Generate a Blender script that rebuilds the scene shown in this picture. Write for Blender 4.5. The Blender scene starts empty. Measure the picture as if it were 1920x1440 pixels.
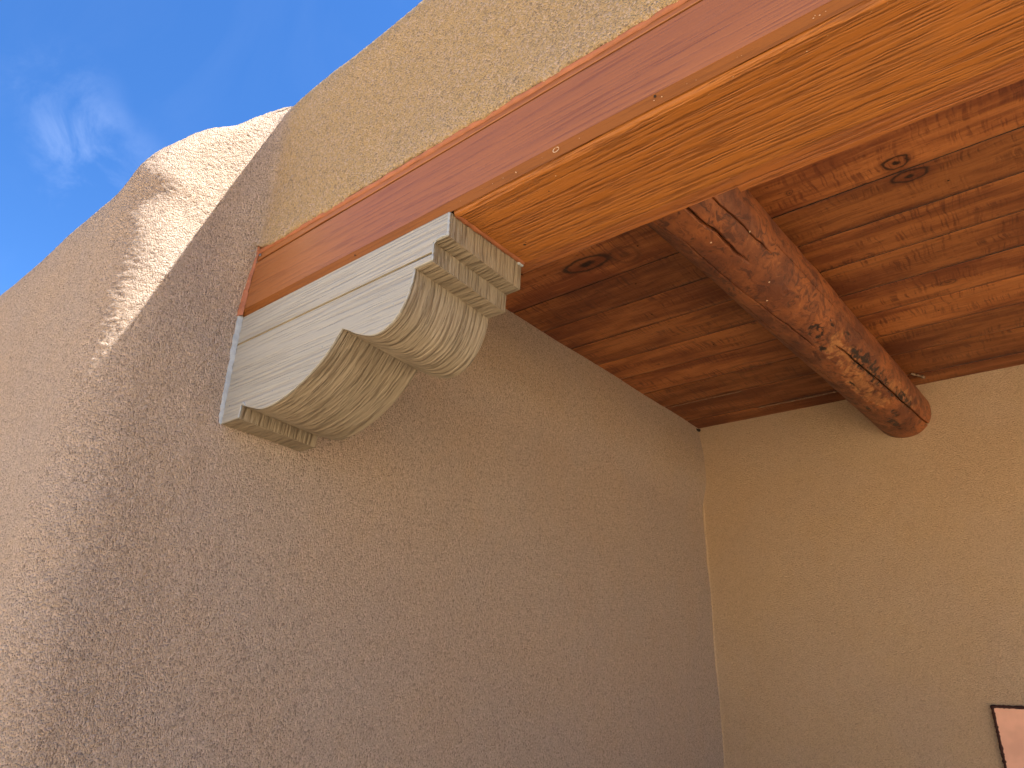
import bpy, math, random
import numpy as np
from mathutils import Matrix, Vector

random.seed(7)
rng = np.random.default_rng(7)
S = bpy.context.scene
COL = S.collection

# ------------------------------------------------------------------ camera
cam_d = bpy.data.cameras.new("camera")
cam = bpy.data.objects.new("camera", cam_d)
COL.objects.link(cam)
Rw = [[0.7781169213311191, 0.6275547828720822, 0.0266280159335041],
      [-0.2242401532719331, 0.3171395421349372, -0.921487311076513],
      [-0.5867285662031133, 0.7110537991662911, 0.3874946248561684]]
r, u, b = Vector(Rw[0]), -Vector(Rw[1]), -Vector(Rw[2])
M = Matrix((r, u, b)).transposed().to_4x4()
M.translation = Vector((1.4942, -0.7421, -0.8))
cam.matrix_world = M
cam_d.sensor_width = 36.0
cam_d.lens = 1282.31 / 1920 * 36
cam_d.clip_start = 0.02
cam_d.clip_end = 3000
S.camera = cam

# ------------------------------------------------------------------ light
SUN = Vector((1.35, 1.0, 3.25)).normalized()          # towards the sun
sun_el = math.asin(SUN.z)
sun_az = math.atan2(SUN.x, SUN.y)
W = bpy.data.worlds.new("World")
S.world = W
W.use_nodes = True
wn, wl = W.node_tree.nodes, W.node_tree.links
wn.clear()
wo = wn.new("ShaderNodeOutputWorld")
bg = wn.new("ShaderNodeBackground")
sky = wn.new("ShaderNodeTexSky")
sky.sky_type = 'NISHITA'
sky.sun_disc = False
sky.sun_elevation = sun_el
sky.sun_rotation = sun_az
sky.altitude = 1800
sky.air_density = 1.0
sky.dust_density = 0.3
sky.ozone_density = 3.0
bg.inputs[1].default_value = 0.074
hsv = wn.new('ShaderNodeHueSaturation'); hsv.inputs['Saturation'].default_value = 1.25; hsv.inputs['Hue'].default_value = 0.506; hsv.inputs['Value'].default_value = 1.0
# thin cirrus wisps
tc = wn.new("ShaderNodeTexCoord")
mp = wn.new("ShaderNodeMapping")
mp.inputs['Scale'].default_value = (3.0, 6.0, 5.0)
mp.inputs['Rotation'].default_value = (0.4, 0.3, 0.9)
mp.inputs['Location'].default_value = (0.35, 0.2, 0.0)
nz = wn.new("ShaderNodeTexNoise")
nz.inputs['Scale'].default_value = 1.3
nz.inputs['Detail'].default_value = 7
nz.inputs['Roughness'].default_value = 0.55
nz.inputs['Distortion'].default_value = 0.6
rp = wn.new("ShaderNodeValToRGB")
rp.color_ramp.elements[0].position = 0.50
rp.color_ramp.elements[1].position = 0.80
mul = wn.new("ShaderNodeMath"); mul.operation = 'MULTIPLY'; mul.inputs[1].default_value = 0.012
# two soft wisps low in the west-north-west sky
tot = None
for (ppx, ppy, w0, w1, am) in ((185, 315, .9962, .9996, .060), (115, 190, .9970, .9997, .035), (230, 620, .995, .9995, .03)):
    v_ = Vector(((ppx - 960) / 1282.31, (ppy - 720) / 1282.31, 1.0)).normalized()
    d0 = Vector([sum(Rw[i][j] * v_[i] for i in range(3)) for j in range(3)])
    dn = wn.new("ShaderNodeVectorMath"); dn.operation = 'NORMALIZE'; wl.new(tc.outputs['Generated'], dn.inputs[0])
    dt = wn.new("ShaderNodeVectorMath"); dt.operation = 'DOT_PRODUCT'; wl.new(dn.outputs[0], dt.inputs[0]); dt.inputs[1].default_value = d0
    mr = wn.new("ShaderNodeMapRange"); mr.interpolation_type = 'SMOOTHSTEP'; wl.new(dt.outputs['Value'], mr.inputs[0])
    mr.inputs[1].default_value = w0; mr.inputs[2].default_value = w1; mr.inputs[3].default_value = 0; mr.inputs[4].default_value = am
    if tot is None: tot = mr.outputs[0]
    else:
        ad = wn.new("ShaderNodeMath"); ad.operation = 'ADD'; wl.new(tot, ad.inputs[0]); wl.new(mr.outputs[0], ad.inputs[1]); tot = ad.outputs[0]
nf = wn.new("ShaderNodeTexNoise"); nf.inputs['Scale'].default_value = 13; nf.inputs['Detail'].default_value = 8; nf.inputs['Roughness'].default_value = 0.6; nf.inputs['Distortion'].default_value = 0.5
wl.new(tc.outputs['Generated'], nf.inputs['Vector'])
nr = wn.new("ShaderNodeMapRange"); nr.interpolation_type = 'SMOOTHSTEP'; wl.new(nf.outputs[0], nr.inputs[0]); nr.inputs[1].default_value = 0.42; nr.inputs[2].default_value = 0.72
cm = wn.new("ShaderNodeMath"); cm.operation = 'MULTIPLY_ADD'; wl.new(tot, cm.inputs[0]); wl.new(nr.outputs[0], cm.inputs[1]); wl.new(mul.outputs[0], cm.inputs[2])
mx = wn.new("ShaderNodeMix"); mx.data_type = 'RGBA'
mx.inputs['B'].default_value = (7.0, 7.6, 8.6, 1)
wl.new(tc.outputs['Generated'], mp.inputs[0]); wl.new(mp.outputs[0], nz.inputs['Vector'])
wl.new(nz.outputs[0], rp.inputs[0]); wl.new(rp.outputs[0], mul.inputs[0])
wl.new(cm.outputs[0], mx.inputs['Factor']); wl.new(sky.outputs[0], hsv.inputs['Color']); wl.new(hsv.outputs[0], mx.inputs['A'])
wl.new(mx.outputs['Result'], bg.inputs[0]); wl.new(bg.outputs[0], wo.inputs[0])

sd = bpy.data.lights.new("sun", 'SUN')
sd.energy = 5.0
sd.angle = math.radians(0.5)
sd.color = (1.0, 0.985, 0.94)
so = bpy.data.objects.new("sun", sd)
COL.objects.link(so)
so.rotation_euler = SUN.to_track_quat('Z', 'Y').to_euler()
so.location = (6, 6, 12)

vs = S.view_settings
vs.view_transform = 'Standard'
vs.look = 'None'
vs.exposure = 2.09
vs.gamma = 1.0
vs.use_curve_mapping = False

# ------------------------------------------------------------------ noise
def _h(ix, iy, iz, seed):
    n = (ix.astype(np.uint32) * np.uint32(374761393) + iy.astype(np.uint32) * np.uint32(668265263)
         + iz.astype(np.uint32) * np.uint32(2246822519) + np.uint32(seed * 3266489917 & 0xffffffff))
    n = (n ^ (n >> np.uint32(13))) * np.uint32(1274126177)
    n = (n ^ (n >> np.uint32(16)))
    return n.astype(np.float64) / 4294967295.0 * 2 - 1

def vn(P, scale, seed=1):
    """value noise, -1..1; P is (...,3), scale a number or 3-tuple (1/m)"""
    p = P * np.asarray(scale, float) + 1000.0
    i = np.floor(p); f = p - i; f = f * f * (3 - 2 * f)
    i = i.astype(np.int64)
    x, y, z = i[..., 0], i[..., 1], i[..., 2]
    fx, fy, fz = f[..., 0], f[..., 1], f[..., 2]
    def L(a, b_, t): return a + (b_ - a) * t
    c = [[[_h(x + a, y + b_, z + c_, seed) for c_ in (0, 1)] for b_ in (0, 1)] for a in (0, 1)]
    q = [[L(c[a][b_][0], c[a][b_][1], fz) for b_ in (0, 1)] for a in (0, 1)]
    w = [L(q[a][0], q[a][1], fy) for a in (0, 1)]
    return L(w[0], w[1], fx)

# ------------------------------------------------------------------ object helpers
def link_mesh(name, verts, faces, mat, parent=None, smooth=True, origin=None):
    verts = np.asarray(verts, float).reshape(-1, 3)
    o0 = np.array(parent['_loc'] if parent is not None and origin is None and '_loc' in parent else
                  (origin if origin is not None else (0, 0, 0)), float)
    me = bpy.data.meshes.new(name)
    if isinstance(faces, np.ndarray):
        nf = len(faces)
        me.vertices.add(len(verts))
        me.vertices.foreach_set('co', (verts - o0).astype(np.float32).ravel())
        me.loops.add(nf * 4)
        me.loops.foreach_set('vertex_index', faces.astype(np.int32).ravel())
        me.polygons.add(nf)
        me.polygons.foreach_set('loop_start', np.arange(0, nf * 4, 4, dtype=np.int32))
        me.polygons.foreach_set('loop_total', np.full(nf, 4, dtype=np.int32))
        me.update(calc_edges=True)
    else:
        me.from_pydata([tuple(v) for v in (verts - o0)], [], faces)
        me.update()
    me.validate()
    if smooth:
        me.polygons.foreach_set('use_smooth', np.ones(len(me.polygons), dtype=bool))
    me.materials.append(mat)
    o = bpy.data.objects.new(name, me)
    COL.objects.link(o)
    if parent is not None:
        o.parent = parent
        if origin is not None and '_loc' in parent:
            o.location = Vector(origin) - Vector(parent['_loc'])
    else:
        o.location = Vector(o0)
    return o

def thing(name, loc, label, cat, group=None):
    e = bpy.data.objects.new(name, None)
    COL.objects.link(e)
    e.location = loc
    e.empty_display_size = 0.1
    e['label'] = label; e['category'] = cat
    e['_loc'] = tuple(float(v) for v in loc)
    if group: e['group'] = group
    return e

def grid_faces(nv, nu, flip=False):
    i = np.arange(nv - 1)[:, None] * nu + np.arange(nu - 1)[None, :]
    a, b_, c, d = i, i + 1, i + nu + 1, i + nu
    f = np.stack([a, b_, c, d] if not flip else [a, d, c, b_], -1).reshape(-1, 4)
    return f

def grid_normals(P, flip):
    du = np.gradient(P, axis=1); dv = np.gradient(P, axis=0)
    n = np.cross(du, dv)
    n /= (np.linalg.norm(n, axis=-1, keepdims=True) + 1e-12)
    return -n if flip else n

def box_mesh(x0, x1, y0, y1, z0, z1, bev=0.0):
    """box along X with chamfered long edges"""
    c = bev
    prof = [(y0 + c, z0), (y1 - c, z0), (y1, z0 + c), (y1, z1 - c), (y1 - c, z1), (y0 + c, z1), (y0, z1 - c), (y0, z0 + c)] if c > 0 \
        else [(y0, z0), (y1, z0), (y1, z1), (y0, z1)]
    return prism(prof, x0, x1)

def prism(prof, x0, x1):
    n = len(prof)
    V = [(x0, y, z) for y, z in prof] + [(x1, y, z) for y, z in prof]
    F = [[i, i + n, (i + 1) % n + n, (i + 1) % n] for i in range(n)]
    F.append(list(range(n))); F.append([i + n for i in range(n)][::-1])
    return V, F

def prismy(prof, y0, y1):
    """profile in (x,z) extruded along y"""
    n = len(prof)
    V = [(x, y0, z) for x, z in prof] + [(x, y1, z) for x, z in prof]
    F = [[i, i + n, (i + 1) % n + n, (i + 1) % n] for i in range(n)]
    F.append(list(range(n))[::-1]); F.append([i + n for i in range(n)])
    return V, F

def strip_tube(pts, rad, seed=1, seg=8, jit=0.25, step=0.003):
    pts = np.array(pts, float)
    d = np.r_[0, np.cumsum(np.linalg.norm(np.diff(pts, axis=0), axis=1))]
    n = max(4, int(d[-1] / step))
    s = np.linspace(0, d[-1], n)
    C = np.stack([np.interp(s, d, pts[:, k]) for k in range(3)], 1)
    T = np.gradient(C, axis=0); T /= np.linalg.norm(T, axis=1, keepdims=True)
    up = np.array([0.3, -1, 0.2]); A = np.cross(T, up); A /= np.linalg.norm(A, axis=1, keepdims=True)
    B = np.cross(T, A)
    rr = rad * (1 + jit * vn(np.stack([s, s * 0, s * 0], 1), 120, seed) + jit * vn(np.stack([s, s * 0, s * 0], 1), 300, seed + 1))
    rr[0] = rr[-1] = rad * 0.15
    th = np.linspace(0, 2 * math.pi, seg + 1)
    P = C[:, None] + rr[:, None, None] * (np.cos(th)[None, :, None] * A[:, None] + np.sin(th)[None, :, None] * B[:, None])
    return P.reshape(-1, 3), grid_faces(n, seg + 1)

def catmull(pts, step=0.002):
    p = np.array(pts, float)
    p = np.vstack([2 * p[0] - p[1], p, 2 * p[-1] - p[-2]])
    out = []
    for i in range(1, len(p) - 2):
        t = np.linspace(0, 1, 16, endpoint=False)[:, None]
        a, b_, c, d = p[i - 1], p[i], p[i + 1], p[i + 2]
        out.append(0.5 * ((2 * b_) + (c - a) * t + (2 * a - 5 * b_ + 4 * c - d) * t ** 2 + (-a + 3 * b_ - 3 * c + d) * t ** 3))
    out = np.vstack(out + [p[-2][None]])
    return resample(out, step)

def resample(q, step):
    q = np.array(q, float)
    d = np.r_[0, np.cumsum(np.linalg.norm(np.diff(q, axis=0), axis=1))]
    n = max(3, int(d[-1] / step) + 1)
    s = np.linspace(0, d[-1], n)
    return np.stack([np.interp(s, d, q[:, k]) for k in range(q.shape[1])], 1)

# ------------------------------------------------------------------ materials
class NT:
    def __init__(s, name):
        s.m = bpy.data.materials.new(name); s.m.use_nodes = True
        s.n, s.l = s.m.node_tree.nodes, s.m.node_tree.links
        s.b = s.n['Principled BSDF']
    def new(s, t, **k):
        x = s.n.new(t)
        for a, v in k.items(): setattr(x, a, v)
        return x
    def link(s, a, b_): s.l.new(a, b_)
    def put(s, sock, v):
        if hasattr(v, 'is_linked') or hasattr(v, 'links'): s.l.new(v, sock)
        else: sock.default_value = v
    def math(s, op, a, b_=0.0, c=None, clamp=False):
        x = s.new('ShaderNodeMath', operation=op, use_clamp=clamp)
        s.put(x.inputs[0], a); s.put(x.inputs[1], b_)
        if c is not None: s.put(x.inputs[2], c)
        return x.outputs[0]
    def vmul(s, v, k):
        x = s.new('ShaderNodeVectorMath', operation='MULTIPLY')
        s.put(x.inputs[0], v); s.put(x.inputs[1], k); return x.outputs[0]
    def vadd(s, v, k):
        x = s.new('ShaderNodeVectorMath', operation='ADD')
        s.put(x.inputs[0], v); s.put(x.inputs[1], k); return x.outputs[0]
    def noise(s, v, scale, detail=3, rough=0.5, dist=0.0, out=0):
        x = s.new('ShaderNodeTexNoise'); s.put(x.inputs['Vector'], v)
        x.inputs['Scale'].default_value = scale; x.inputs['Detail'].default_value = detail
        x.inputs['Roughness'].default_value = rough; x.inputs['Distortion'].default_value = dist
        return x.outputs[out]
    def voro(s, v, scale, feat='F1', out=0, rnd=1.0):
        x = s.new('ShaderNodeTexVoronoi', feature=feat); s.put(x.inputs['Vector'], v)
        x.inputs['Scale'].default_value = scale; x.inputs['Randomness'].default_value = rnd
        return x.outputs[out]
    def ramp(s, v, stops):
        x = s.new('ShaderNodeValToRGB'); s.put(x.inputs[0], v)
        e = x.color_ramp.elements
        while len(e) < len(stops): e.new(0.5)
        for k, (p, c) in enumerate(stops):
            e[k].position = p
            e[k].color = (c, c, c, 1) if not hasattr(c, '__len__') else (*c, 1)
        return x.outputs[0]
    def rng(s, v, a, b_, c=0.0, d=1.0):
        x = s.new('ShaderNodeMapRange'); x.interpolation_type = 'SMOOTHSTEP'
        s.put(x.inputs[0], v)
        for k, q in zip((1, 2, 3, 4), (a, b_, c, d)): x.inputs[k].default_value = q
        return x.outputs[0]
    def mix(s, f, a, b_, mode='MIX'):
        x = s.new('ShaderNodeMix', data_type='RGBA', blend_type=mode)
        s.put(x.inputs['Factor'], f)
        s.put(x.inputs['A'], (*a, 1) if isinstance(a, tuple) and len(a) == 3 else a)
        s.put(x.inputs['B'], (*b_, 1) if isinstance(b_, tuple) and len(b_) == 3 else b_)
        return x.outputs['Result']
    def bump(s, h, dist, strength=1.0, nrm=None):
        x = s.new('ShaderNodeBump'); s.put(x.inputs['Height'], h)
        x.inputs['Distance'].default_value = dist; x.inputs['Strength'].default_value = strength
        if nrm is not None: s.link(nrm, x.inputs['Normal'])
        return x.outputs[0]
    def pos(s): return s.new('ShaderNodeNewGeometry').outputs['Position']
    def fin(s, col=None, rough=None, nrm=None, spec=None):
        if col is not None: s.put(s.b.inputs['Base Color'], (*col, 1) if isinstance(col, tuple) else col)
        if rough is not None: s.put(s.b.inputs['Roughness'], rough)
        if nrm is not None: s.link(nrm, s.b.inputs['Normal'])
        if spec is not None: s.b.inputs['Specular IOR Level'].default_value = spec
        return s.m

def stucco(name, c1, c2, c3, grain=1.0, relief=1.0, lump=310.0, bounce_cols=None):
    t = NT(name); P = t.pos()
    if bounce_cols:      # warm bounce light painted in: yellower above the beam, feathered at the inner corner
        sx = t.new('ShaderNodeSeparateXYZ'); t.link(P, sx.inputs[0])
        fb = t.math('MULTIPLY', t.rng(sx.outputs[0], 0.004, 0.085), t.rng(sx.outputs[2], 0.02, 0.10))
        c1_, c2_, c3_ = c1, c2, c3
        C1, C2, C3 = [t.mix(fb, a_, b_) for a_, b_ in zip((c1, c2, c3), bounce_cols)]
    else: C1, C2, C3 = c1, c2, c3
    big = t.noise(P, 3.2, 4, 0.55)
    mid = t.noise(t.vadd(P, (7.1, 3.3, 1.7)), 11, 4, 0.6)
    col = t.mix(t.rng(big, 0.38, 0.62), C1, C2)
    col = t.mix(t.math('MULTIPLY', t.rng(mid, 0.5, 0.72), 0.3), col, C3)
    warp = t.new('ShaderNodeTexNoise'); t.link(P, warp.inputs['Vector']); warp.inputs['Scale'].default_value = 130
    Pw = t.vadd(P, t.vmul(t.vadd(warp.outputs[1], (-.5, -.5, -.5)), (0.006, 0.006, 0.006)))
    Pw = t.vmul(Pw, (1.0, 1.0, 0.72))
    v = t.voro(Pw, lump, 'F1')
    cell = t.new('ShaderNodeSeparateColor'); t.link(t.voro(Pw, lump, 'F1', out=1), cell.inputs[0])
    col = t.mix(t.rng(cell.outputs[0], 0.64, 0.94, 0, 0.66 * grain), col, tuple(k * 0.46 for k in c1))
    col = t.mix(t.rng(cell.outputs[1], 0.60, 0.95, 0, 0.58 * grain), col, tuple(min(1, k * 1.4) for k in c2))
    fine = t.noise(P, lump * 2.2, 2, 0.6)
    h = t.math('ADD', t.math('MULTIPLY', t.math('SUBTRACT', 1.0, v), 0.75), t.math('MULTIPLY', fine, 0.45))
    n1 = t.bump(t.noise(P, 40, 3, 0.5), 0.0010 * relief, 1.0)
    n2 = t.bump(h, 0.0120 * relief, 1.0, n1)
    return t.fin(col, 0.93, n2, 0.25)

def wood_coat(name, base, dark, light, across=110.0, along=6.0, rough=0.42, relief=0.0009, uv=False, wavy=1.0, contrast=0.8, spec=0.5):
    """embossed wood-look cladding: grain runs along X (or along U)"""
    t = NT(name)
    if uv:
        P0 = t.new('ShaderNodeUVMap', uv_map='UVMap').outputs[0]
        sep = t.new('ShaderNodeSeparateXYZ'); t.link(P0, sep.inputs[0])
        cm = t.new('ShaderNodeCombineXYZ'); t.link(sep.outputs[0], cm.inputs[0]); t.link(sep.outputs[1], cm.inputs[1])
        P = cm.outputs[0]
    else:
        P = t.pos()
    wob = t.new('ShaderNodeTexNoise'); t.put(wob.inputs['Vector'], P)
    wob.inputs['Scale'].default_value = 48; wob.inputs['Detail'].default_value = 3
    off = t.vmul(t.vadd(wob.outputs[1], (-.5, -.5, -.5)), (0.0, 0.0035 * wavy, 0.0035 * wavy))
    wob2 = t.new('ShaderNodeTexNoise'); t.put(wob2.inputs['Vector'], P)
    wob2.inputs['Scale'].default_value = 5; wob2.inputs['Detail'].default_value = 1
    off2 = t.vmul(t.vadd(wob2.outputs[1], (-.5, -.5, -.5)), (0.0, 0.005 * wavy, 0.005 * wavy))
    Pw = t.vadd(t.vadd(P, off), off2)
    g = t.noise(t.vmul(Pw, (along, across, across)), 1.0, 3, 0.55)
    g2 = t.noise(t.vmul(Pw, (along * 4, across * 3.2, across * 3.2)), 1.0, 2, 0.5)
    tone = t.noise(t.vmul(P, (1.2, 14, 14)), 1.0, 3, 0.5)
    lines = t.rng(g, 0.50, 0.36)
    col = t.mix(t.rng(tone, 0.3, 0.7), base, light)
    col = t.mix(t.math('MULTIPLY', lines, contrast), col, dark)
    col = t.mix(t.rng(g2, 0.44, 0.33, 0, 0.35 * contrast), col, dark)
    h = t.math('ADD', t.math('MULTIPLY', t.rng(g, 0.33, 0.58), 1.0), t.math('MULTIPLY', g2, 0.35))
    n = t.bump(h, relief, 1.0)
    rr = t.rng(tone, 0.3, 0.7, rough - 0.05, rough + 0.08)
    return t.fin(col, rr, n, spec)

def ceiling_wood(name, knots):
    t = NT(name); P = t.pos()
    oi = t.new('ShaderNodeObjectInfo').outputs['Random']
    cx = t.new('ShaderNodeCombineXYZ'); t.link(t.math('MULTIPLY', oi, 37.0), cx.inputs[0]); t.link(t.math('MULTIPLY', oi, 11.0), cx.inputs[1])
    Q = t.vadd(P, cx.outputs[0])
    wob = t.new('ShaderNodeTexNoise'); t.put(wob.inputs['Vector'], Q); wob.inputs['Scale'].default_value = 4
    Qw = t.vadd(Q, t.vmul(t.vadd(wob.outputs[1], (-.5, -.5, -.5)), (0, 0.05, 0)))
    grain = t.noise(t.vmul(Qw, (3.0, 75, 20)), 1.0, 4, 0.6)
    # saw marks across the board, in patches
    wv = t.new('ShaderNodeTexNoise'); t.put(wv.inputs['Vector'], Q); wv.inputs['Scale'].default_value = 12
    Qs = t.vadd(Q, t.vmul(t.vadd(wv.outputs[1], (-.5, -.5, -.5)), (0.03, 0, 0)))
    saw = t.noise(t.vmul(Qs, (150, 7, 7)), 1.0, 2, 0.5)
    pm = t.rng(t.noise(t.vmul(Q, (5, 18, 5)), 1.0, 3, 0.6), 0.42, 0.62)
    sawm = t.math('MULTIPLY', t.rng(saw, 0.52, 0.36), pm)
    blot = t.noise(t.vmul(Q, (2.2, 9, 5)), 1.0, 5, 0.65)
    fleck = t.noise(t.vmul(Q, (24, 120, 60)), 1.0, 3, 0.6)
    col = t.mix(t.rng(blot, 0.34, 0.66), (0.150, 0.040, 0.012), (0.36, 0.125, 0.034))
    col = t.mix(t.math('MULTIPLY', t.rng(grain, 0.5, 0.34), 0.45), col, (0.085, 0.018, 0.006))
    col = t.mix(t.rng(grain, 0.60, 0.74, 0, 0.35), col, (0.50, 0.20, 0.06))
    col = t.mix(t.math('MULTIPLY', sawm, 0.75), col, (0.09, 0.02, 0.007))
    col = t.mix(t.rng(fleck, 0.40, 0.28, 0, 0.6), col, (0.05, 0.014, 0.006))
    tint = t.rng(oi, 0, 1, 0.78, 1.22)
    hs = t.new('ShaderNodeHueSaturation'); t.link(col, hs.inputs['Color']); t.link(tint, hs.inputs['Value']); col = hs.outputs[0]
    wk = t.new('ShaderNodeTexNoise'); t.put(wk.inputs['Vector'], P); wk.inputs['Scale'].default_value = 28; wk.inputs['Detail'].default_value = 3
    Pk = t.vadd(P, t.vmul(t.vadd(wk.outputs[1], (-.5, -.5, -.5)), (0.035, 0.018, 0)))
    for (kx, ky, a, b_, dk) in knots:
        dlt = t.vmul(t.vadd(Pk, (-kx, -ky, -0.469)), (1 / a, 1 / b_, 0))
        ln = t.new('ShaderNodeVectorMath', operation='LENGTH'); t.link(dlt, ln.inputs[0])
        d = ln.outputs['Value']
        col = t.mix(t.rng(d, 1.9, 0.9, 0, 0.55 * dk), col, (0.10, 0.022, 0.008))
        ring = t.math('MULTIPLY', t.rng(d, 0.75, 0.95), t.rng(d, 1.2, 0.98))
        col = t.mix(t.math('MULTIPLY', ring, 0.9 * dk), col, (0.018, 0.007, 0.004))
        col = t.mix(t.rng(d, 0.45, 0.2, 0, 0.95 * dk), col, (0.012, 0.005, 0.003))
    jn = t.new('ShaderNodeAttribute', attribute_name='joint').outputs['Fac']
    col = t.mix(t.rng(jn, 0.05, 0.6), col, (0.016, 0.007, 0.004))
    h = t.math('ADD', t.math('MULTIPLY', grain, 0.6), t.math('ADD', t.math('MULTIPLY', saw, 0.7), t.math('MULTIPLY', fleck, 0.3)))
    n = t.bump(h, 0.0016, 1.0)
    return t.fin(col, t.rng(blot, 0.3, 0.7, 0.62, 0.45), n, 0.4)

def log_wood(name):
    t = NT(name); P = t.pos()
    at = t.new('ShaderNodeAttribute', attribute_name='patch').outputs['Fac']
    ad = t.new('ShaderNodeAttribute', attribute_name='char').outputs['Fac']
    wob = t.new('ShaderNodeTexNoise'); t.put(wob.inputs['Vector'], P); wob.inputs['Scale'].default_value = 9; wob.inputs['Detail'].default_value = 3
    Q = t.vadd(P, t.vmul(t.vadd(wob.outputs[1], (-.5, -.5, -.5)), (0.12, 0.10, 0.12)))
    g = t.noise(t.vmul(Q, (70, 9, 70)), 1.0, 4, 0.6)
    swirl = t.noise(t.vmul(Q, (26, 15, 26)), 1.0, 5, 0.65, 1.2)
    blot = t.noise(P, 7, 5, 0.65)
    fl = t.noise(t.vmul(P, (160, 60, 160)), 1.0, 3, 0.6)
    col = t.mix(t.rng(blot, 0.34, 0.66), (0.125, 0.036, 0.013), (0.28, 0.088, 0.026))
    col = t.mix(t.rng(g, 0.50, 0.36, 0, 0.65), col, (0.085, 0.022, 0.009))
    col = t.mix(t.rng(swirl, 0.48, 0.37, 0, 0.85), col, (0.06, 0.017, 0.008))
    col = t.mix(t.rng(swirl, 0.60, 0.72, 0, 0.5), col, (0.37, 0.14, 0.042))
    col = t.mix(t.rng(fl, 0.38, 0.26, 0, 0.6), col, (0.04, 0.012, 0.006))
    pm = t.math('MULTIPLY', at, t.rng(t.noise(P, 38, 4, 0.6), 0.38, 0.56, 0, 0.85))
    col = t.mix(pm, col, t.mix(t.rng(g, 0.4, 0.6), (0.27, 0.105, 0.036), (0.40, 0.175, 0.058)))
    dm = t.math('MULTIPLY', ad, t.rng(t.noise(t.vmul(P, (60, 34, 60)), 1.0, 3, 0.6), 0.42, 0.56))
    col = t.mix(dm, col, (0.015, 0.007, 0.005))
    n = t.bump(t.math('ADD', t.math('MULTIPLY', g, 0.8), t.math('ADD', t.math('MULTIPLY', swirl, 0.8), t.math('MULTIPLY', fl, 0.25))), 0.0024, 1.0)
    return t.fin(col, t.rng(blot, 0.3, 0.7, 0.62, 0.50), n, 0.5)

def plain(name, col, rough=0.7, nscale=60, nd=0.12, relief=0.0006, spec=0.4):
    t = NT(name); P = t.pos()
    nz_ = t.noise(P, nscale, 4, 0.6)
    c = t.mix(t.rng(nz_, 0.3, 0.7), tuple(k * (1 - nd) for k in col), tuple(min(1, k * (1 + nd)) for k in col))
    return t.fin(c, rough, t.bump(t.noise(P, nscale * 6, 3, 0.6), relief, 1.0), spec)

M_wall = stucco("exterior_stucco", (0.575, 0.425, 0.312), (0.555, 0.425, 0.33), (0.59, 0.415, 0.27), bounce_cols=((0.62, 0.42, 0.20), (0.605, 0.42, 0.22), (0.635, 0.42, 0.18)))
M_par = M_wall
M_back = stucco("porch_stucco", (0.575, 0.40, 0.24), (0.565, 0.40, 0.255), (0.585, 0.39, 0.22), grain=0.5, relief=0.6, lump=300)
M_fas = wood_coat("fascia_cladding", (0.265, 0.096, 0.029), (0.15, 0.047, 0.016), (0.30, 0.108, 0.032), across=150, along=4.5, rough=0.36, relief=0.0005, wavy=0.35, contrast=0.5)
M_sof = wood_coat("soffit_cladding", (0.30, 0.100, 0.016), (0.13, 0.038, 0.007), (0.33, 0.114, 0.019), across=150, along=8, rough=0.48, relief=0.0020, wavy=0.8, contrast=0.6, spec=0.35)
M_lip = wood_coat("shaded_lip_cladding", (0.17, 0.055, 0.010), (0.10, 0.030, 0.007), (0.20, 0.066, 0.012), across=150, along=4.5, rough=0.6, relief=0.0004, wavy=0.3, contrast=0.4, spec=0.25)  # same cladding as the fascia, colour darkened for shade on the downward face
M_trim = wood_coat("trim_cladding", (0.26, 0.080, 0.016), (0.15, 0.040, 0.010), (0.31, 0.10, 0.020), across=135, along=7, rough=0.45, relief=0.0018, wavy=0.9, contrast=0.6)
M_cau = plain("orange_caulk", (0.29, 0.10, 0.042), 0.55, 40, 0.15, 0.0006)
M_gc = plain("grey_caulk", (0.31, 0.33, 0.34), 0.6, 60, 0.12, 0.001)
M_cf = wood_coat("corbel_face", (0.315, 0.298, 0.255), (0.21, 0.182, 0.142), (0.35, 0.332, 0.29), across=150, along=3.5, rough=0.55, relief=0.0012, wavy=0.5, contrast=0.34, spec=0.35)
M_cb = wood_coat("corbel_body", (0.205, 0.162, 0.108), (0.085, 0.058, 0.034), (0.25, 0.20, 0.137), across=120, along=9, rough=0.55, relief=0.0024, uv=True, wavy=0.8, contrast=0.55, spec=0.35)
M_cb2 = plain("corbel_edge", (0.07, 0.048, 0.03), 0.7)
M_core = plain("beam_timber", (0.10, 0.05, 0.025), 0.8)
M_dark = plain("screw_steel", (0.10, 0.11, 0.14), 0.4, 200, 0.2, 0.0002)
M_hole = plain("nail_hole", (0.02, 0.01, 0.006), 0.9)
M_speck = plain("paint_specks", (0.62, 0.45, 0.30), 0.5)
M_grout = plain("brown_grout", (0.045, 0.013, 0.008), 0.8, 300, 0.3, 0.002)
M_tile = plain("pink_tile", (0.76, 0.39, 0.25), 0.55, 9, 0.10, 0.0004)
M_plaster = plain("plaster_smear", (0.20, 0.13, 0.08), 0.9, 90, 0.2, 0.001)

KN = [(1.353, 1.000, 0.030, 0.026, 1.0), (1.372, 1.078, 0.046, 0.024, 1.0), (0.430, 0.925, 0.085, 0.036, 1.0),
      (1.363, 1.757, 0.022, 0.016, 0.7), (0.56, 0.95, 0.045, 0.05, 0.35), (1.09, 0.958, 0.010, 0.010, 0.7),
      (0.62, 1.52, 0.012, 0.010, 0.7), (0.55, 2.05, 0.09, 0.05, 0.3), (1.9, 1.4, 0.03, 0.02, 0.8), (2.6, 1.9, 0.03, 0.02, 0.9)]
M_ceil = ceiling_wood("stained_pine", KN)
M_log = log_wood("peeled_log")

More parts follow.
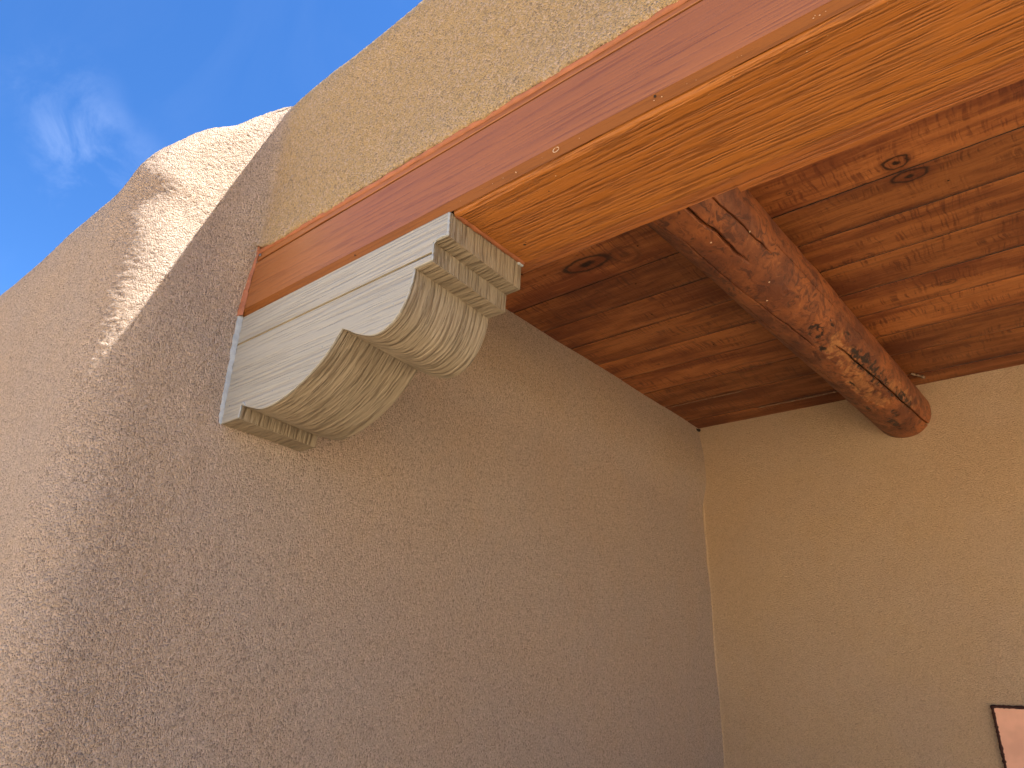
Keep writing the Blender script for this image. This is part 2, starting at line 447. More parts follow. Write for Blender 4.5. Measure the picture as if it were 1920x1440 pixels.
# ------------------------------------------------------------------ ground
def ground_mat():
    t = NT("tan_gravel"); P = t.pos()
    c = t.mix(t.rng(t.noise(P, 0.6, 5, 0.6), 0.35, 0.65), (0.56, 0.41, 0.245), (0.62, 0.47, 0.29))
    c = t.mix(t.rng(t.noise(P, 45, 3, 0.6), 0.4, 0.65, 0, 0.6), c, (0.36, 0.27, 0.18))
    return t.fin(c, 0.95, t.bump(t.voro(P, 35), 0.02, 0.6), 0.2)
n = 64
rings = [0.01, 2, 5, 12, 30, 90, 300, 1200]
th = np.linspace(0, 2 * math.pi, n + 1)
G = np.stack([np.stack([rr_ * np.cos(th), rr_ * np.sin(th), np.full(n + 1, -2.4)], 1) for rr_ in rings], 0)
g = link_mesh("ground", G, grid_faces(len(rings), n + 1), ground_mat(), smooth=False)
g['kind'] = 'structure'

# ------------------------------------------------------------------ side wall (wing with rounded shoulder)
prof = [(-2.45, -.300), (-1.6, -.300), (-1.1, -.300), (-.7, -.303), (-.3, -.306), (0.05, -.308), (.20, -.306), (.27, -.296), (.32, -.272), (.37, -.236),
        (.42, -.200), (.47, -.165), (.53, -.122), (.600, -.080), (.650, -.040), (.694, -.006), (.715, .020), (.728, .06), (.732, .11), (.733, .20), (.733, .30)]
prof = np.array(prof)[:, ::-1]
low = resample(prof[:2], 0.05)
hi = catmull(prof[1:], 0.0034)
prof = np.vstack([low[:-1], hi])
yf, zz = prof[:, 0], prof[:, 1]
def rad_at(z):
    return np.interp(z, [-2.4, 0.1, 0.3, 0.45, 0.6, 0.72], [0.11, 0.11, 0.085, 0.05, 0.035, 0.02])
rv = rad_at(zz)
ta = np.r_[np.linspace(0, 1, 40) ** 1, ]
xf = np.r_[np.linspace(-4.0, -1.3, 28)[:-1], np.linspace(-1.3, 0, 370)]       # scaled so the last lands on -r
ph = np.linspace(0, math.pi / 2, 30)[1:-1]
ys = np.r_[np.linspace(0, 0.6, 185), np.linspace(0.6, 3.0, 190)[1:]]
rows = []
for yv, z, r_ in zip(yf, zz, rv):
    x = -r_ + (xf) * ((4.0 - r_) / 4.0)
    fr = np.stack([x, np.full_like(x, yv), np.full_like(x, z)], 1)
    ar = np.stack([-r_ + r_ * np.sin(ph), yv + r_ - r_ * np.cos(ph), np.full_like(ph, z)], 1)
    y0 = yv + r_
    yy = y0 + ys / 3.0 * (2.74 - y0)
    sd_ = np.stack([np.zeros_like(yy), yy, np.full_like(yy, z)], 1)
    rows.append(np.vstack([fr, ar, sd_]))
P = np.array(rows)
lf = np.clip((P[..., 2] - 0.05) / 0.28, 0, 1); lf = lf * lf * (3 - 2 * lf)
lg2 = np.clip((0.60 - P[..., 2]) / 0.20, 0, 1); lg2 = lg2 * lg2 * (3 - 2 * lg2)
P[..., 2] += 0.050 * lf * lg2 * np.exp(-(np.minimum(P[..., 0] + 0.02, 0) / 0.11) ** 2)
N = grid_normals(P, False)
if N[50, -5, 0] < 0: N = -N
inside = np.clip((P[..., 1] - 0.0) / 0.25, 0, 1)                     # calmer under the porch
def lumps(P, inside=0.0):
    return 0.0045 * vn(P, 4.5, 3) + (0.0012 - .0005 * inside) * vn(P, 11, 4) + (0.00045 - 0.0002 * inside) * vn(P, 34, 5) + (0.0008 - 0.0006 * inside) * vn(P, 110, 6) \
        + (0.0013 - 0.0010 * inside) * vn(P, 260, 8)
d = lumps(P, inside)
ledge = np.clip((-.12 - P[..., 1]) / .1, 0, 1) * 0.006 * np.exp(-((P[..., 0] + 0.015) / 0.05) ** 2 - ((P[..., 2] - 0.285) / 0.035) ** 2) - np.clip((-.12 - P[..., 1]) / .1, 0, 1) * 0.005 * np.exp(-((P[..., 0] + 0.01) / 0.05) ** 2 - ((P[..., 2] - 0.20) / 0.045) ** 2)
# keep flush round the beam end and the corbel
near = (np.abs(P[..., 0]) < 0.02) & (P[..., 1] > -0.05) & (P[..., 2] < .22)
keep = np.where(near, np.clip((-0.01 - P[..., 1]) / 0.04, 0.25, 1) , 1.0)
keep = np.where(near & (P[..., 1] > 0.26), np.clip(0.25 + (P[..., 1] - 0.26) * 4, 0.25, 1), keep)
d = (d + ledge) * keep
# bulge of stucco under the corbel block
zb = P[..., 2]; yb = P[..., 1]
bul = 0.006 * np.exp(-((zb + 0.30) / 0.022) ** 2) * np.clip(1 - np.abs((yb - 0.10) / 0.14) ** 4, 0, 1) * (np.abs(P[..., 0]) < 0.02)
def cornerbulge(y, z):
    t_ = np.clip(z / .2, 0, 1); t_ = t_ * t_ * (3 - 2 * t_) * np.clip((.62 - z) / .3, 0, 1)
    return .027 * t_ * np.exp(-(np.minimum(y + .02, 0) / .05) ** 2)
P2 = P + N * (d + bul)[..., None]
P2[..., 0] += cornerbulge(P[..., 1], zb) * (np.abs(P[..., 0]) < 0.02)
fl = grid_faces(P.shape[0], P.shape[1])
sw = link_mesh("side_wall", P2, fl, M_wall, origin=(0, 1.2, -2.4))
sw['label'] = "tan adobe side wall projecting past the porch with rounded sunlit shoulder against the sky"
sw['category'] = "wall"

# ------------------------------------------------------------------ parapet above the beam
pp = [(.178, -.004), (.180, -.012), (.22, -.013), (.40, -.010), (.56, -.010), (.612, -.0095), (.645, -.0055), (.672, .0025), (.699, .0140), (.717, .0300), (.727, .058), (.731, .10), (.731, .22)]
pp = catmull(np.array(pp)[:, ::-1], 0.004)
rows = []
xs = np.r_[np.linspace(0, 1.8, 440), np.linspace(1.8, 4.5, 160)[1:]]
a = np.linspace(0, math.pi / 2, 18)
for (yv, z) in pp:
    rf = float(np.interp(z, [.17, .21, .3, .45, .58, .65, .69, .73], [.026, .028, .04, .055, .045, .026, .008, .003]))
    y0 = yv
    lead = np.stack([[-.012, -.004], [y0 - rf * 1.45, y0 - rf * 1.2], [z, z]], 1)
    arc = np.stack([rf - rf * np.cos(a) , y0 - rf + rf * np.sin(a), np.full_like(a, z)], 1)
    arc[0, 0] = 0.0005
    x = rf + xs[1:] / 4.5 * (4.5 - rf)
    fr = np.stack([x, np.full_like(x, y0), np.full_like(x, z)], 1)
    rows.append(np.vstack([lead, arc, fr]))
P = np.array(rows)
edge = np.exp(-(P[..., 2] - .178) / .03)
P[..., 2] += edge * (0.0035 * vn(P * [1, 0, 0], 26, 21) + 0.0025 * vn(P * [1, 0, 0], 90, 22) + 0.020 * np.exp(-np.clip(P[..., 0] - .01, 0, 9) / 0.035) - 0.004 * np.clip(P[..., 0] - .4, 0, .4))
N = grid_normals(P, False)
if N[60, 300, 1] > 0: N = -N
d = lumps(P) * (1 - .5 * np.exp(-(P[..., 2] - .18) / .02))
top_wave = 0.006 * vn(P * [1, 0, 0], 5, 41) * np.clip((P[..., 2] - .5) / .2, 0, 1)
P2 = P + N * d[..., None]; P2[..., 2] += top_wave - .006 * np.exp(-np.clip(P[..., 0], 0, 9) / .055) * np.clip((P[..., 2] - .55) / .15, 0, 1)
P2[..., 0] += cornerbulge(P[..., 1], P[..., 2]) * np.exp(-np.clip(P[..., 0], 0, 9) / .03)
par = thing("parapet_wall", (2.2, 0.12, 0.18), "long tan stucco parapet with rounded top running above the brown wooden beam", "wall")
link_mesh("stucco_face", P2, grid_faces(P.shape[0], P.shape[1]), M_par, par)
V, F = box_mesh(0.0, 4.5, 0.03, 0.22, 0.30, 0.68)
link_mesh("masonry_core", V, F, M_core, par, smooth=False)
V, F = box_mesh(0.16, 4.5, 0.20, 0.24, 0.30, 0.728, 0.004)
link_mesh("roof_side_face", V, F, M_par, par, smooth=False)

# ------------------------------------------------------------------ back wall of the porch
xs = np.r_[np.linspace(0.008, 2.1, 300), np.linspace(2.1, 4.6, 60)[1:]]
zs = np.r_[np.linspace(-2.42, -1.5, 12), np.linspace(-1.5, 0.56, 250)[1:]]
a = np.linspace(0, math.pi / 2, 9)[:-1]
px_ = np.r_[-0.006, 0.0, 0.008 - 0.008 * np.cos(a)[1:], xs]
py_ = np.r_[2.686, 2.691, 2.692 + 0.008 * np.sin(a)[1:], np.full_like(xs, 2.70)]
P = np.stack([np.tile(px_, (len(zs), 1)), np.tile(py_, (len(zs), 1)), np.tile(zs[:, None], (1, len(px_)))], -1)
N = grid_normals(P, False)
if N[100, 200, 1] > 0: N = -N
d = 0.0035 * vn(P, 4, 51) + 0.0018 * vn(P, 12, 52) + 0.0008 * vn(P, 40, 53)
d += 0.0006 * np.exp(-((P[..., 0] - 0.004) / 0.010) ** 2) * (0.6 + 0.4 * vn(P, 25, 54))
P2 = P + N * d[..., None]
bw = link_mesh("back_wall", P2, grid_faces(P.shape[0], P.shape[1]), M_back, origin=(2.3, 2.7, -2.4))
bw['label'] = "smooth tan stucco back wall of the porch below the plank ceiling, behind the round log"
bw['category'] = "wall"

# ------------------------------------------------------------------ porch ceiling
ceil = thing("porch_ceiling", (2.2, 1.5, 0.469), "stained reddish brown pine plank ceiling of the porch, above the round log", "ceiling")
js = [0.26, 0.45, 0.648, 0.845, 1.045, 1.242, 1.440, 1.648, 1.850, 2.070, 2.290, 2.555, 2.72]
for i in range(len(js) - 1):
    y0, y1 = js[i], js[i + 1]
    lift = random.uniform(0, 0.0012)
    x0_, x1_ = -0.01, 4.5
    nx = 90
    xx = np.linspace(x0_, x1_, nx)
    pf = np.array([(y0 + .0022, .020), (y0 + .0022, .0016), (y0 + .0036, .0002), (y0 + .02, 0), ((y0 + y1) / 2, 0.0008 * random.uniform(-1, 1)), (y1 - .02, 0), (y1 - .0026, .0003), (y1 - .0018, .0016), (y1 - .0018, .020)])
    P = np.stack([np.tile(xx[:, None], (1, len(pf))), np.tile(pf[None, :, 0], (nx, 1)), np.tile(pf[None, :, 1], (nx, 1)) + .469 + lift], -1)
    wv_ = vn(P * [1, 0, 0] + [0, i * 3.7, 0], 14, 60 + i)
    P[:, :3, 1] += (0.0008 * wv_[:, :3]); P[:, -3:, 1] += (0.0008 * vn(P[:, -3:] * [1, 0, 0] + [0, i * 1.7, 0], 20, 80 + i))
    P[..., 2] += 0.0008 * vn(P * [1, 0, 0] + [0, i, 0], 3, 90 + i)
    P[..., 2] += 0.0005 * i
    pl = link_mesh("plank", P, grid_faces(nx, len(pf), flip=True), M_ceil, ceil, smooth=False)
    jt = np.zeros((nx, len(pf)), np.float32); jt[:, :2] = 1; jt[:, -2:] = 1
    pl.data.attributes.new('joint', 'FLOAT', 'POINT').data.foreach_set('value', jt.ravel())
V, F = box_mesh(-0.2, 4.5, 0.24, 2.9, 0.492, 0.56)
link_mesh("unseen_roof_slab", V, F, M_core, ceil, smooth=False)  # unseen slab added above the planks to block light

# ------------------------------------------------------------------ beam with cladding
XE = 4.5
beam = thing("clad_beam", (2.2, 0.12, 0.0), "long orange brown wood-look clad beam spanning the porch opening under the parapet", "beam")
V, F = box_mesh(0.001, XE, 0.018, 0.262, 0.010, 0.49)
link_mesh("beam_core", V, F, M_core, beam, smooth=False)
def bent(prof_yz, x0_, x1_, name, mat, seed, amp=0.0006, nx=260):
    """sheet profile swept along X with slight oil-canning"""
    pf = resample_keep(prof_yz)
    xx = np.linspace(x0_, x1_, nx)
    P = np.stack([np.tile(xx[:, None], (1, len(pf))), np.tile(pf[None, :, 0], (nx, 1)), np.tile(pf[None, :, 1], (nx, 1))], -1)
    P[..., 1] += amp * vn(P, 3, seed); P[..., 2] += amp * vn(P * [1, 0.2, .2], 4, seed + 1)
    # end caps
    n_ = len(pf)
    V = P.reshape(-1, 3)
    Fq = grid_faces(nx, n_, flip=True)
    o = link_mesh(name, V, Fq, mat, beam, smooth=True)
    try:
        o.data.set_sharp_from_angle(angle=math.radians(28))
    except Exception: pass
    return o
def resample_keep(pf):
    out = []
    for k in range(len(pf) - 1):
        p0, p1 = np.array(pf[k]), np.array(pf[k + 1])
        m = max(1, int(np.linalg.norm(p1 - p0) / 0.03))
        for q in range(m): out.append(p0 + (p1 - p0) * q / m)
    out.append(np.array(pf[-1])); return np.array(out)
# fascia: main board with rounded lip, and the narrow board above it
bent([(.017, .1484), (-.0050, .1484), (-.006, .1474), (-.006, .0170), (.004, .0170)], .0015, XE, "fascia_board", M_fas, 101)
bent([(.017, .205), (-.004, .205), (-.004, .1565), (-.0030, .1555), (.017, .1555)], .0015, XE, "fascia_board", M_fas, 111)
bent([(.004, .0166), (-.0058, .0166), (-.0048, .0145), (.0022, .0030), (.0036, .0002), (.0044, .0010), (.0044, .018)], .0015, XE, 'folded_lip', M_lip, 105)
# soffit with rolled front edge
X0 = .7205
bent([(.0078, .018), (.0078, -.0005), (.0092, -.0042), (.0125, -.0064), (.0175, -.0074), (.0190, -.0064), (.0210, -.0060), (.2190, -.0060), (.2195, -.004), (.2195, .006)], X0, XE, "soffit_board", M_sof, 121, 0.0004)
bent([(.2225, .012), (.2225, .0020), (.2230, .0010), (.2590, .0010), (.2600, .0020), (.2600, .014)], .690, 1.172, "trim_strip", M_trim, 131, 0.0003, 60)
bent([(.2225, .012), (.2225, .0010), (.2231, .0), (.2740, .0), (.2750, .0010), (.2750, .20)], 1.174, XE, "trim_strip", M_trim, 141, 0.0003)
V, F = box_mesh(1.1725, 1.1738, .2232, .2745, .0004, .02)
link_mesh("trim_end", V, F, M_trim, beam, smooth=False)
# orange caulk: down the wall end of the fascia, along the stucco, at the soffit end
def ribbon(c0, c1, seed, name, mat, parent, n_=120, wob=0.0012):
    """soft bead between two 3-D polylines"""
    A = resample_n(c0, n_); B = resample_n(c1, n_)
    t_ = np.linspace(0, 1, 9)
    P = A[:, None] * (1 - t_)[None, :, None] + B[:, None] * t_[None, :, None]
    s = np.arange(n_)[:, None] * 0.004 + 0 * t_[None, :]
    q = np.stack([s, s * 0 + t_[None] * .01, s * 0], -1)
    P = P + wob * np.stack([vn(q, 60, seed), vn(q, 60, seed + 1), vn(q, 60, seed + 2)], -1)
    nrm = grid_normals(P, False)
    bulge = np.sin(math.pi * t_)[None, :, None] * 0.0012
    sgn = -1.0 if nrm[n_ // 2, 4, 1] > 0 else 1.0
    if abs(nrm[n_ // 2, 4, 1]) < abs(nrm[n_ // 2, 4, 2]): sgn = -1.0 if nrm[n_ // 2, 4, 2] > 0 else 1.0
    P = P + nrm * sgn * bulge
    return link_mesh(name, P, grid_faces(n_, 9), mat, parent)
def resample_n(q, n_):
    q = np.array(q, float)
    d_ = np.r_[0, np.cumsum(np.linalg.norm(np.diff(q, axis=0), axis=1))]
    s = np.linspace(0, d_[-1], n_)
    return np.stack([np.interp(s, d_, q[:, k]) for k in range(3)], 1)
ribbon([(-.004, -.016, -.002), (.004, -.016, .08), (.024, -.014, .215)], [(.011, -.0062, .001), (.018, -.0066, .08), (.034, -.0060, .215)], 151, "caulk_bead", M_cau, beam)
ribbon([(.0, -.0085, .196), (.05, -.0095, .180), (.5, -.0100, .176), (2.0, -.0100, .172), (4.4, -.0100, .172)],
       [(.0, -.0052, .176), (.05, -.0049, .172), (.5, -.0046, .168), (2.0, -.0046, .165), (4.4, -.0046, .165)], 161, "caulk_bead", M_cau, beam, 900, 0.0009)
ribbon([(.7178, .010, -.004), (.7178, .018, -.0070), (.7178, .12, -.0070), (.7178, .2185, -.0070)],
       [(.7255, .012, -.0052), (.7290, .020, -.0068), (.7290, .12, -.0068), (.7300, .2185, -.0068)], 171, "caulk_bead", M_cau, beam, 90, 0.0007)
# screw, nail holes, paint specks
def disc(name, c, nrm, r_, mat, parent, h=0.0012, dome=True):
    nrm = Vector(nrm).normalized(); a_ = nrm.orthogonal().normalized(); b_ = nrm.cross(a_); c = Vector(c)
    V = []; F = []
    k = 12
    for (rr_, hh) in ((r_, 0), (r_ * .9, h * .7), (r_ * .45, h)):
        for i in range(k):
            an = 2 * math.pi * i / k
            V.append(tuple(c + a_ * rr_ * math.cos(an) + b_ * rr_ * math.sin(an) + nrm * hh))
    for lv in range(2):
        for i in range(k):
            F.append([lv * k + i, lv * k + (i + 1) % k, (lv + 1) * k + (i + 1) % k, (lv + 1) * k + i])
    F.append([2 * k + i for i in range(k)])
    return link_mesh(name, V, F, mat, parent)
disc("screw_head", (.0395, -.0066, .1655), (0, -1, 0), .0042, M_dark, beam, 0.002)
for c_, n_, rr_ in (((.768, .165, -.0061), (0, 0, -1), .0028), ((1.151, -.0045, .0125), (0, -.8, -.5), .0022), ((.775, .160, -.0061), (0, 0, -1), .0014), ((.905, .060, -.0061), (0, 0, -1), .0016), ((.44, -.0030, .0085), (0, -.8, -.5), .0018)):
    disc("nail_hole", c_, n_, rr_, M_hole, beam, 0.0003)
V = []; F = []
for k in range(46):
    x_ = random.uniform(.74, 2.1)
    if random.random() < .6: c_ = Vector((x_, -.0030 + random.uniform(-.0003, .0012), random.uniform(.005, .010)))
    else: c_ = Vector((x_, .014 + random.uniform(-.001, .02), -.0066))
    s = random.choice((.0005, .0007, .0010)); b0 = len(V)
    for dx, dy, dz in ((1, 0, 0), (-1, 0, 0), (0, 1, 0), (0, -1, 0), (0, 0, 1), (0, 0, -1)): V.append((c_.x + dx * s * 1.3, c_.y + dy * s, c_.z + dz * s))
    for f_ in ((0, 2, 4), (2, 1, 4), (1, 3, 4), (3, 0, 4), (2, 0, 5), (1, 2, 5), (3, 1, 5), (0, 3, 5)): F.append([b0 + q for q in f_])
sp = link_mesh("paint_specks", V, F, M_speck, beam); sp['kind'] = 'stuff'
V, F = strip_tube([(.966 + .006 * math.cos(t_), -.0036 - .0005, .0095 + .0045 * math.sin(t_)) for t_ in np.linspace(0, 2 * math.pi, 20)], .0006, 3, 6, .2, .001)
link_mesh("caulk_blister", V, F, M_speck, beam)

# ------------------------------------------------------------------ carved corbel
corb = thing("carved_corbel", (0.30, 0.11, -0.285), "grey wood-look corbel with scalloped underside, beneath the beam end on the side wall", "corbel")
c1 = [(.634, -.096), (.630, -.125), (.618, -.158), (.599, -.185), (.577, -.200), (.549, -.209), (.519, -.206), (.476, -.189), (.448, -.173), (.428, -.163)]
c2 = [(.428, -.163), (.401, -.193), (.37, -.220), (.325, -.246), (.278, -.266), (.227, -.279), (.190, -.283), (.160, -.281), (.125, -.270), (.080, -.254)]
segs = [[(.717, -.001), (.717, -.0555)], [(.717, -.0555), (.680, -.0555)], [(.680, -.0555), (.680, -.097)], [(.680, -.097), (.634, -.096)],
        c1, c2, [(.080, -.254), (.0755, -.284)], [(.0755, -.284), (.0005, -.2845)]]
Vs, Fs, UV = [], [], []
base = 0; arc0 = 0
YB, YE = .003, .2195
outline = []
for si, sg in enumerate(segs):
    q = catmull(sg, .002) if len(sg) > 2 else resample(sg, .002)
    d_ = np.r_[0, np.cumsum(np.linalg.norm(np.diff(q, axis=0), axis=1))]
    T = np.gradient(q, axis=0); T /= np.linalg.norm(T, axis=1, keepdims=True)
    Nn = np.stack([-T[:, 1], T[:, 0]], 1)
    cen = np.array([.3, 0.05])
    if ((q.mean(0) + Nn.mean(0) * .01 - cen) @ Nn.mean(0)) < 0: Nn = -Nn
    vy = np.linspace(YB, YE, 150)
    m_ = len(q)
    s_ = arc0 + d_
    uvp = np.stack([np.tile(s_[:, None], (1, 150)), np.tile(vy[None], (m_, 1)), np.zeros((m_, 150))], -1)
    wob = .0016 * vn(uvp, 45, 71) + .005 * vn(uvp, 9, 72)
    up_ = uvp.copy(); up_[..., 1] += wob
    rid = vn(up_, (13, 240, 1), 73) + .6 * vn(up_, (26, 420, 1), 74)
    fade = np.minimum(1, np.minimum(d_, d_[-1] - d_) / .003)[:, None] * np.minimum(1, np.minimum(vy - YB, YE - vy) / .002)[None]
    h_ = .0009 * rid * fade
    P = np.stack([q[:, 0][:, None] + Nn[:, 0][:, None] * h_, np.tile(vy[None], (m_, 1)), q[:, 1][:, None] + Nn[:, 1][:, None] * h_], -1)
    Vs.append(P.reshape(-1, 3)); Fs.append(grid_faces(m_, 150) + base); UV.append(uvp[..., :2].reshape(-1, 2))
    base += m_ * 150; arc0 += d_[-1] + .37
    outline += [tuple(v) for v in (q[:-1])]
outline.append((.0005, -.2845))
def skew(V):
    V = np.array(V, float); k = V[:, 1] / .22
    V[:, 0] -= .010 * k * np.clip(V[:, 2] / -.28, 0, 1); V[:, 2] -= .011 * k * np.clip(V[:, 2] / -.03, 0, 1)
    return V
body_v = skew(np.vstack(Vs)); body_f = np.vstack(Fs)
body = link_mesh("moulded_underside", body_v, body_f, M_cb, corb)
uvl = body.data.uv_layers.new(name='UVMap')
uva = np.vstack(UV)
li = np.zeros(len(body.data.loops), dtype=np.int32); body.data.loops.foreach_get('vertex_index', li)
uvl.data.foreach_set('uv', uva[li].astype(np.float32).ravel())
# closed inner block behind the skin
cap_o = [(.0005, -.001)] + [tuple(v) for v in outline]
for yv in (YB + .0004, YE - .0002):
    V = skew([(x, yv, z) for x, z in cap_o])
    link_mesh("end_face", V, [list(range(len(cap_o)))], M_core if yv > .1 else M_cb2, corb, smooth=False)
def board(name, poly, y0, y1, shrink):
    q = np.array(poly); n_ = len(q)
    T = np.roll(q, -1, 0) - np.roll(q, 1, 0); T /= np.linalg.norm(T, axis=1, keepdims=True)
    Nn = np.stack([T[:, 1], -T[:, 0]], 1)
    area = 0.5 * np.sum(q[:, 0] * np.roll(q[:, 1], -1) - np.roll(q[:, 0], -1) * q[:, 1])
    if area < 0: Nn = -Nn
    q2 = q - Nn * shrink
    q3 = q - Nn * (shrink + .0008)
    V = [(x, y1, z) for x, z in q2] + [(x, y0 + .0006, z) for x, z in q2] + [(x, y0, z) for x, z in q3]
    F = []
    for i in range(n_):
        j = (i + 1) % n_
        F.append([i, j, j + n_, i + n_]); F.append([i + n_, j + n_, j + 2 * n_, i + 2 * n_])
    F.append([i + 2 * n_ for i in range(n_)])
    return link_mesh(name, V, F, M_cf, corb, smooth=False)
low_o = [p_ for p_ in outline if p_[1] < -.0800]
i0 = 0
lower = [(.680, -.0800)] + low_o[0:] + [(.0005, -.0800)]
upper = [(.0005, -.0015), (.717, -.0015), (.717, -.0555), (.680, -.0555), (.680, -.0768), (.0005, -.0768)]
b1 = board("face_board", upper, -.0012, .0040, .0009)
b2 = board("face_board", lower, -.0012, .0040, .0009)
# golden caulk line recessed in the joint
V, F = box_mesh(.002, .679, .0020, .0042, -.0803, -.0765)
link_mesh("joint_filler", V, F, plain("joint_filler", (0.30, 0.19, 0.07), 0.7), corb, smooth=False)
# grey caulk down the wall end
ribbon([(-.003, -.016, .001), (-.004, -.017, -.09), (-.003, -.015, -.18), (-.004, -.014, -.290)], [(.0065, -.0014, -.001), (.0050, -.0014, -.09), (.0058, -.0014, -.18), (.0048, -.0014, -.286)], 181, "caulk_bead", M_gc, corb, 130, .0011)
for pts, rr_ in (([(.7165, .000, -.004), (.7172, -.0005, -.03), (.7168, .000, -.056)], .0022), ([(.681, -.0005, -.056), (.6805, -.0008, -.076), (.6805, .000, -.096)], .0018),
                 ([(.634, .0, -.098), (.6295, .0, -.125), (.617, .0, -.158)], .0011), ([(.0800, .0, -.255), (.0760, .0, -.283)], .0012),
                 ([(.715, -.0005, -.0535), (.704, -.0022, -.0525), (.690, -.0018, -.0530), (.682, -.0005, -.0600)], .0016),
                 ([(.080, -.0002, -.2530), (.090, -.0018, -.2500), (.100, -.0010, -.2590)], .0016)):
    V, F = strip_tube(pts, rr_, int(rr_ * 1e5), 8, .35, .0015)
    link_mesh("caulk_bead", V, F, M_gc, corb)
V, F = strip_tube([(.716, .206, -.004), (.7185, .214, -.006), (.719, .2225, -.010)], .0032, 9, 8, .5, .0015)
link_mesh("caulk_bead", V, F, M_gc, corb)
for x_, z_ in ((.345, -.213), (.365, -.185), (.58, -.155), (.20, -.245), (.26, -.232)):
    s = .0012
    V, F = strip_tube([(x_, -.0012, z_), (x_ + .003, -.0016, z_ - .002), (x_ + .0035, -.0012, z_ - .005)], .0006, 5, 6, .3, .001)
    link_mesh("caulk_drip", V, F, M_gc, corb)
disc("nail_hole", (.0260, -.0012, -.243), (0, -1, 0), .0022, M_dark, corb, .0004)

# ------------------------------------------------------------------ round log rafter
tD = np.r_[np.linspace(-1.6, 2.0, 470)]
tR = np.linspace(2.0, 2 * math.pi - 1.6, 24)[1:]
th_ = np.r_[tD, tR]
ly = np.r_[np.linspace(0.262, 2.76, 520)]
TH, LY = np.meshgrid(th_, ly)
q = np.stack([np.cos(TH) * .12, LY, np.sin(TH) * .12], -1)
rr_ = .1190 + .0035 * vn(q, (7, 3, 7), 201) + .0016 * vn(q, (16, 9, 16), 202) + .0006 * vn(q, (60, 20, 60), 203)
rr_ = rr_ + .003 * (LY < 1.0) * (1 - LY)
def path_d(path, wobble=.0022, seed=5):
    pth = np.array(path); pth = pth[np.argsort(pth[:, 1])]
    tt = np.interp(LY, pth[:, 1], pth[:, 0]) 
    w3 = np.stack([LY * 0, LY, LY * 0], -1)
    tt = tt + (wobble * vn(w3, 17, seed) + wobble * .5 * vn(w3, 60, seed + 1)) / .12
    ends = np.clip((LY - pth[0, 1]) / .06, 0, 1) * np.clip((pth[-1, 1] - LY) / .08, 0, 1)
    return np.abs(TH - tt) * .12, ends
cracks = [([(0.30, 0.25), (0.333, 0.564), (0.353, 0.627), (0.404, 0.702), (0.404, 0.762), (0.435, 0.90)], .0030, .018),
          ([(0.78, 0.25), (0.82, 0.606), (0.878, 0.715), (0.938, 0.96)], .0016, .010),
          ([(-0.50, 0.40), (-0.437, 0.576), (-0.271, 0.676), (-0.171, 1.035), (-0.037, 1.259), (0.108, 1.52)], .0019, .013),
          ([(0.52, 1.56), (0.55, 1.622), (0.688, 1.993), (0.847, 2.546), (0.892, 2.80)], .0024, .015),
          ([(-.55, 1.1), (-.52, 1.5), (-.42, 2.0)], .0009, .004), ([(1.2, .9), (1.25, 1.4), (1.3, 1.9)], .0010, .004)]
for k, (pth, w_, dp) in enumerate(cracks):
    dd, en = path_d(pth, seed=300 + 3 * k)
    rr_ = rr_ - dp * np.exp(-(dd / w_) ** 2) * en + .0006 * np.exp(-((dd - 2.2 * w_) / w_) ** 2) * en
def blob(t0, y0, a_, b_, seed):
    nn = vn(q, 26, seed) * .55 + vn(q, 60, seed + 1) * .35
    rd = np.sqrt(((TH - t0) * .12 / a_) ** 2 + ((LY - y0) / b_) ** 2) + nn
    return np.clip((1.15 - rd) / .3, 0, 1)
patch = np.maximum.reduce([blob(.50, 1.63, .042, .11, 401), blob(.40, 1.78, .028, .12, 407), blob(.16, 1.99, .028, .19, 403), blob(.30, 2.15, .022, .12, 405), blob(.95, 2.25, .026, .16, 409) * .7, blob(.6, 1.95, .02, .10, 435) * .6])
char = np.maximum.reduce([blob(.40, 1.39, .020, .05, 411), blob(.28, 1.44, .012, .05, 412), blob(.20, 1.53, .013, .07, 413), blob(.78, 1.90, .036, .18, 415), blob(.62, 1.78, .018, .07, 421), blob(.9, 2.3, .02, .12, 437), blob(.05, 2.45, .012, .08, 439), blob(.02, 1.93, .007, .07, 417), blob(.85, 1.45, .006, .018, 419),
                          blob(.93, 1.58, .014, .03, 425), blob(.35, 2.35, .012, .03, 427), blob(-.25, 2.2, .008, .05, 429), blob(.72, 2.15, .010, .05, 431)])
rr_ = rr_ - .0028 * patch - .0022 * char
# knot lump with a hole
kd = np.sqrt(((TH - .90) * .12 / .017) ** 2 + ((LY - 1.42) / .03) ** 2)
rr_ = rr_ + .004 * np.exp(-(kd ** 2) * .8) - .007 * np.exp(-((kd / .30) ** 2))
char = np.maximum(char, np.clip((.42 - kd) / .15, 0, 1) * 1.3)
kd2 = np.sqrt(((TH - .593) * .12 / .02) ** 2 + ((LY - 1.114) / .045) ** 2)
rr_ = rr_ + .0025 * np.exp(-(kd2 ** 2)) + .0010 * np.sin(kd2 * 9) * np.exp(-kd2 ** 2)
P = np.stack([1.01 - .047 * (2.7 - LY) + rr_ * np.sin(TH), LY, .357 - rr_ * np.cos(TH)], -1)
P[..., 2] = np.minimum(P[..., 2], .4685)
log = thing("ceiling_log", (1.01, 1.5, 0.237), "round peeled reddish log rafter with cracks and dark knots running under the plank ceiling", "log")
lg = link_mesh("trunk", P, grid_faces(P.shape[0], P.shape[1], flip=True), M_log, log)
for nm, arr in (("patch", patch), ("char", char)):
    at = lg.data.attributes.new(nm, 'FLOAT', 'POINT'); at.data.foreach_set('value', np.clip(arr, 0, 1).astype(np.float32).ravel())
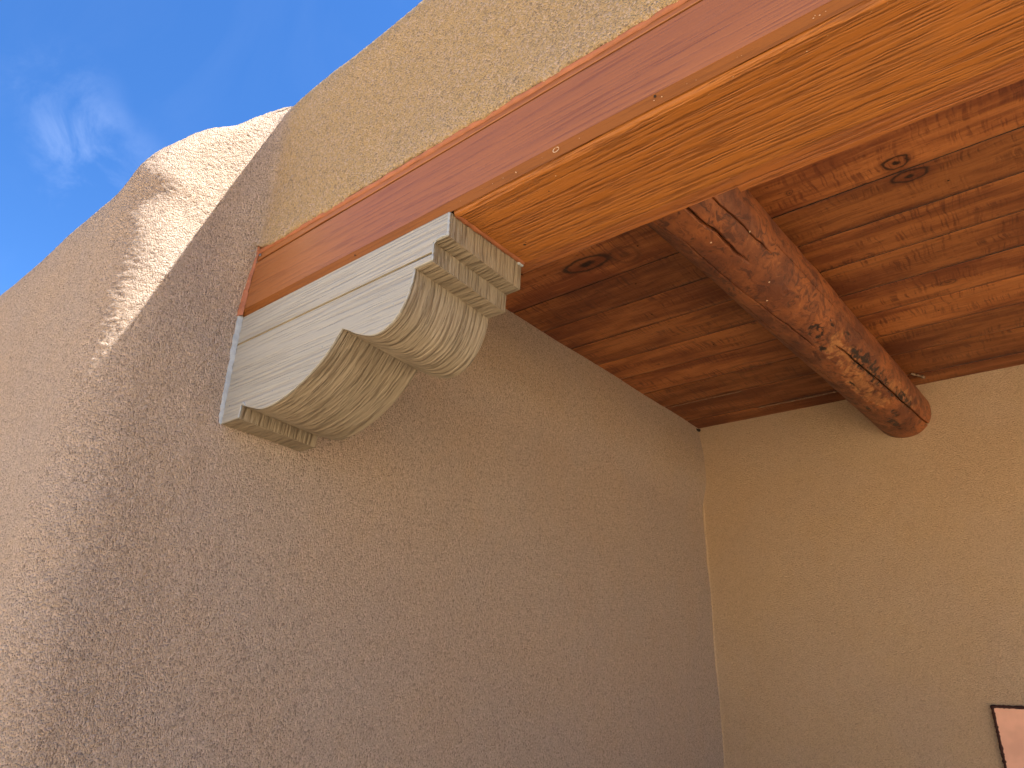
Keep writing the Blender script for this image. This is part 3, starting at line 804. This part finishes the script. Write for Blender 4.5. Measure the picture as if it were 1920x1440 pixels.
for t0, y0 in ((.176, .724), (.45, 1.02), (.1, 1.1), (.9, .80)):
    x_ = 1.01 - .047 * (2.7 - y0) + .1215 * math.sin(t0); z_ = .357 - .1215 * math.cos(t0)
    disc("nail_head", (x_, y0, z_), (math.sin(t0), 0, -math.cos(t0)), .0028, M_speck, log, .001)

# ------------------------------------------------------------------ tile in the back wall
tile = thing("wall_tile", (1.31, 2.69, -1.276), "flat salmon pink tile panel with dark brown edging set in the back wall", "tile")
tx0, tx1, tz0, tz1 = 1.113, 1.513, -1.276, -.879
V, F = prismy([(tx0, tz0), (tx1, tz0), (tx1, tz1), (tx0, tz1)], 2.686, 2.70)
link_mesh("tile_face", V, F, M_tile, tile, smooth=False)
e = .004
loop = [(tx0 - e, tz0 - e), (tx1 + e, tz0 - e), (tx1 + e, tz1 + e), (tx0 - e, tz1 + e), (tx0 - e, tz0 - e)]
V, F = strip_tube([(x, 2.690, z) for x, z in loop], .0062, 15, 8, .18, .003)
link_mesh("grout_edge", V, F, M_grout, tile)

for x_, y_ in ((.62, .93), (.50, 1.13), (.78, 1.37), (.44, 1.36), (.52, 1.74), (.40, 2.02), (1.45, 1.16), (1.62, 1.55), (1.30, 1.95), (1.75, 1.99)):
    disc("nail_hole", (x_, y_, .4688), (0, 0, -1), .0030, M_hole, ceil, .0006)
# plaster scraps at the ceiling edge beside the log
scr = []
def scrap(pts, rad, mat, nm, parent, seed):
    V, F = strip_tube(pts, rad, seed, 6, .5, .003); return link_mesh(nm, V, F, mat, parent)
scrap([(1.10, 2.52, .468), (1.125, 2.56, .466), (1.14, 2.60, .467)], .005, M_plaster, "plaster_scrap", ceil, 3)
scrap([(.40, 2.556, .4695), (.62, 2.557, .4695), (.80, 2.557, .4695)], .0022, M_plaster, "splintered_edge", ceil, 8)
scrap([(.03, 2.294, .4693), (.20, 2.293, .4690), (.42, 2.292, .4693)], .0016, M_plaster, "splintered_edge", ceil, 11)
V, F = strip_tube([(.004, 2.66, .462), (.014, 2.685, .461), (.020, 2.698, .462)], .007, 5, 8, .3, .003)
link_mesh("corner_gap", V, F, M_hole, ceil)

for o in bpy.data.objects:
    if '_loc' in o: del o['_loc']
    if o.parent is None and 'label' in o: o['kind'] = 'thing'
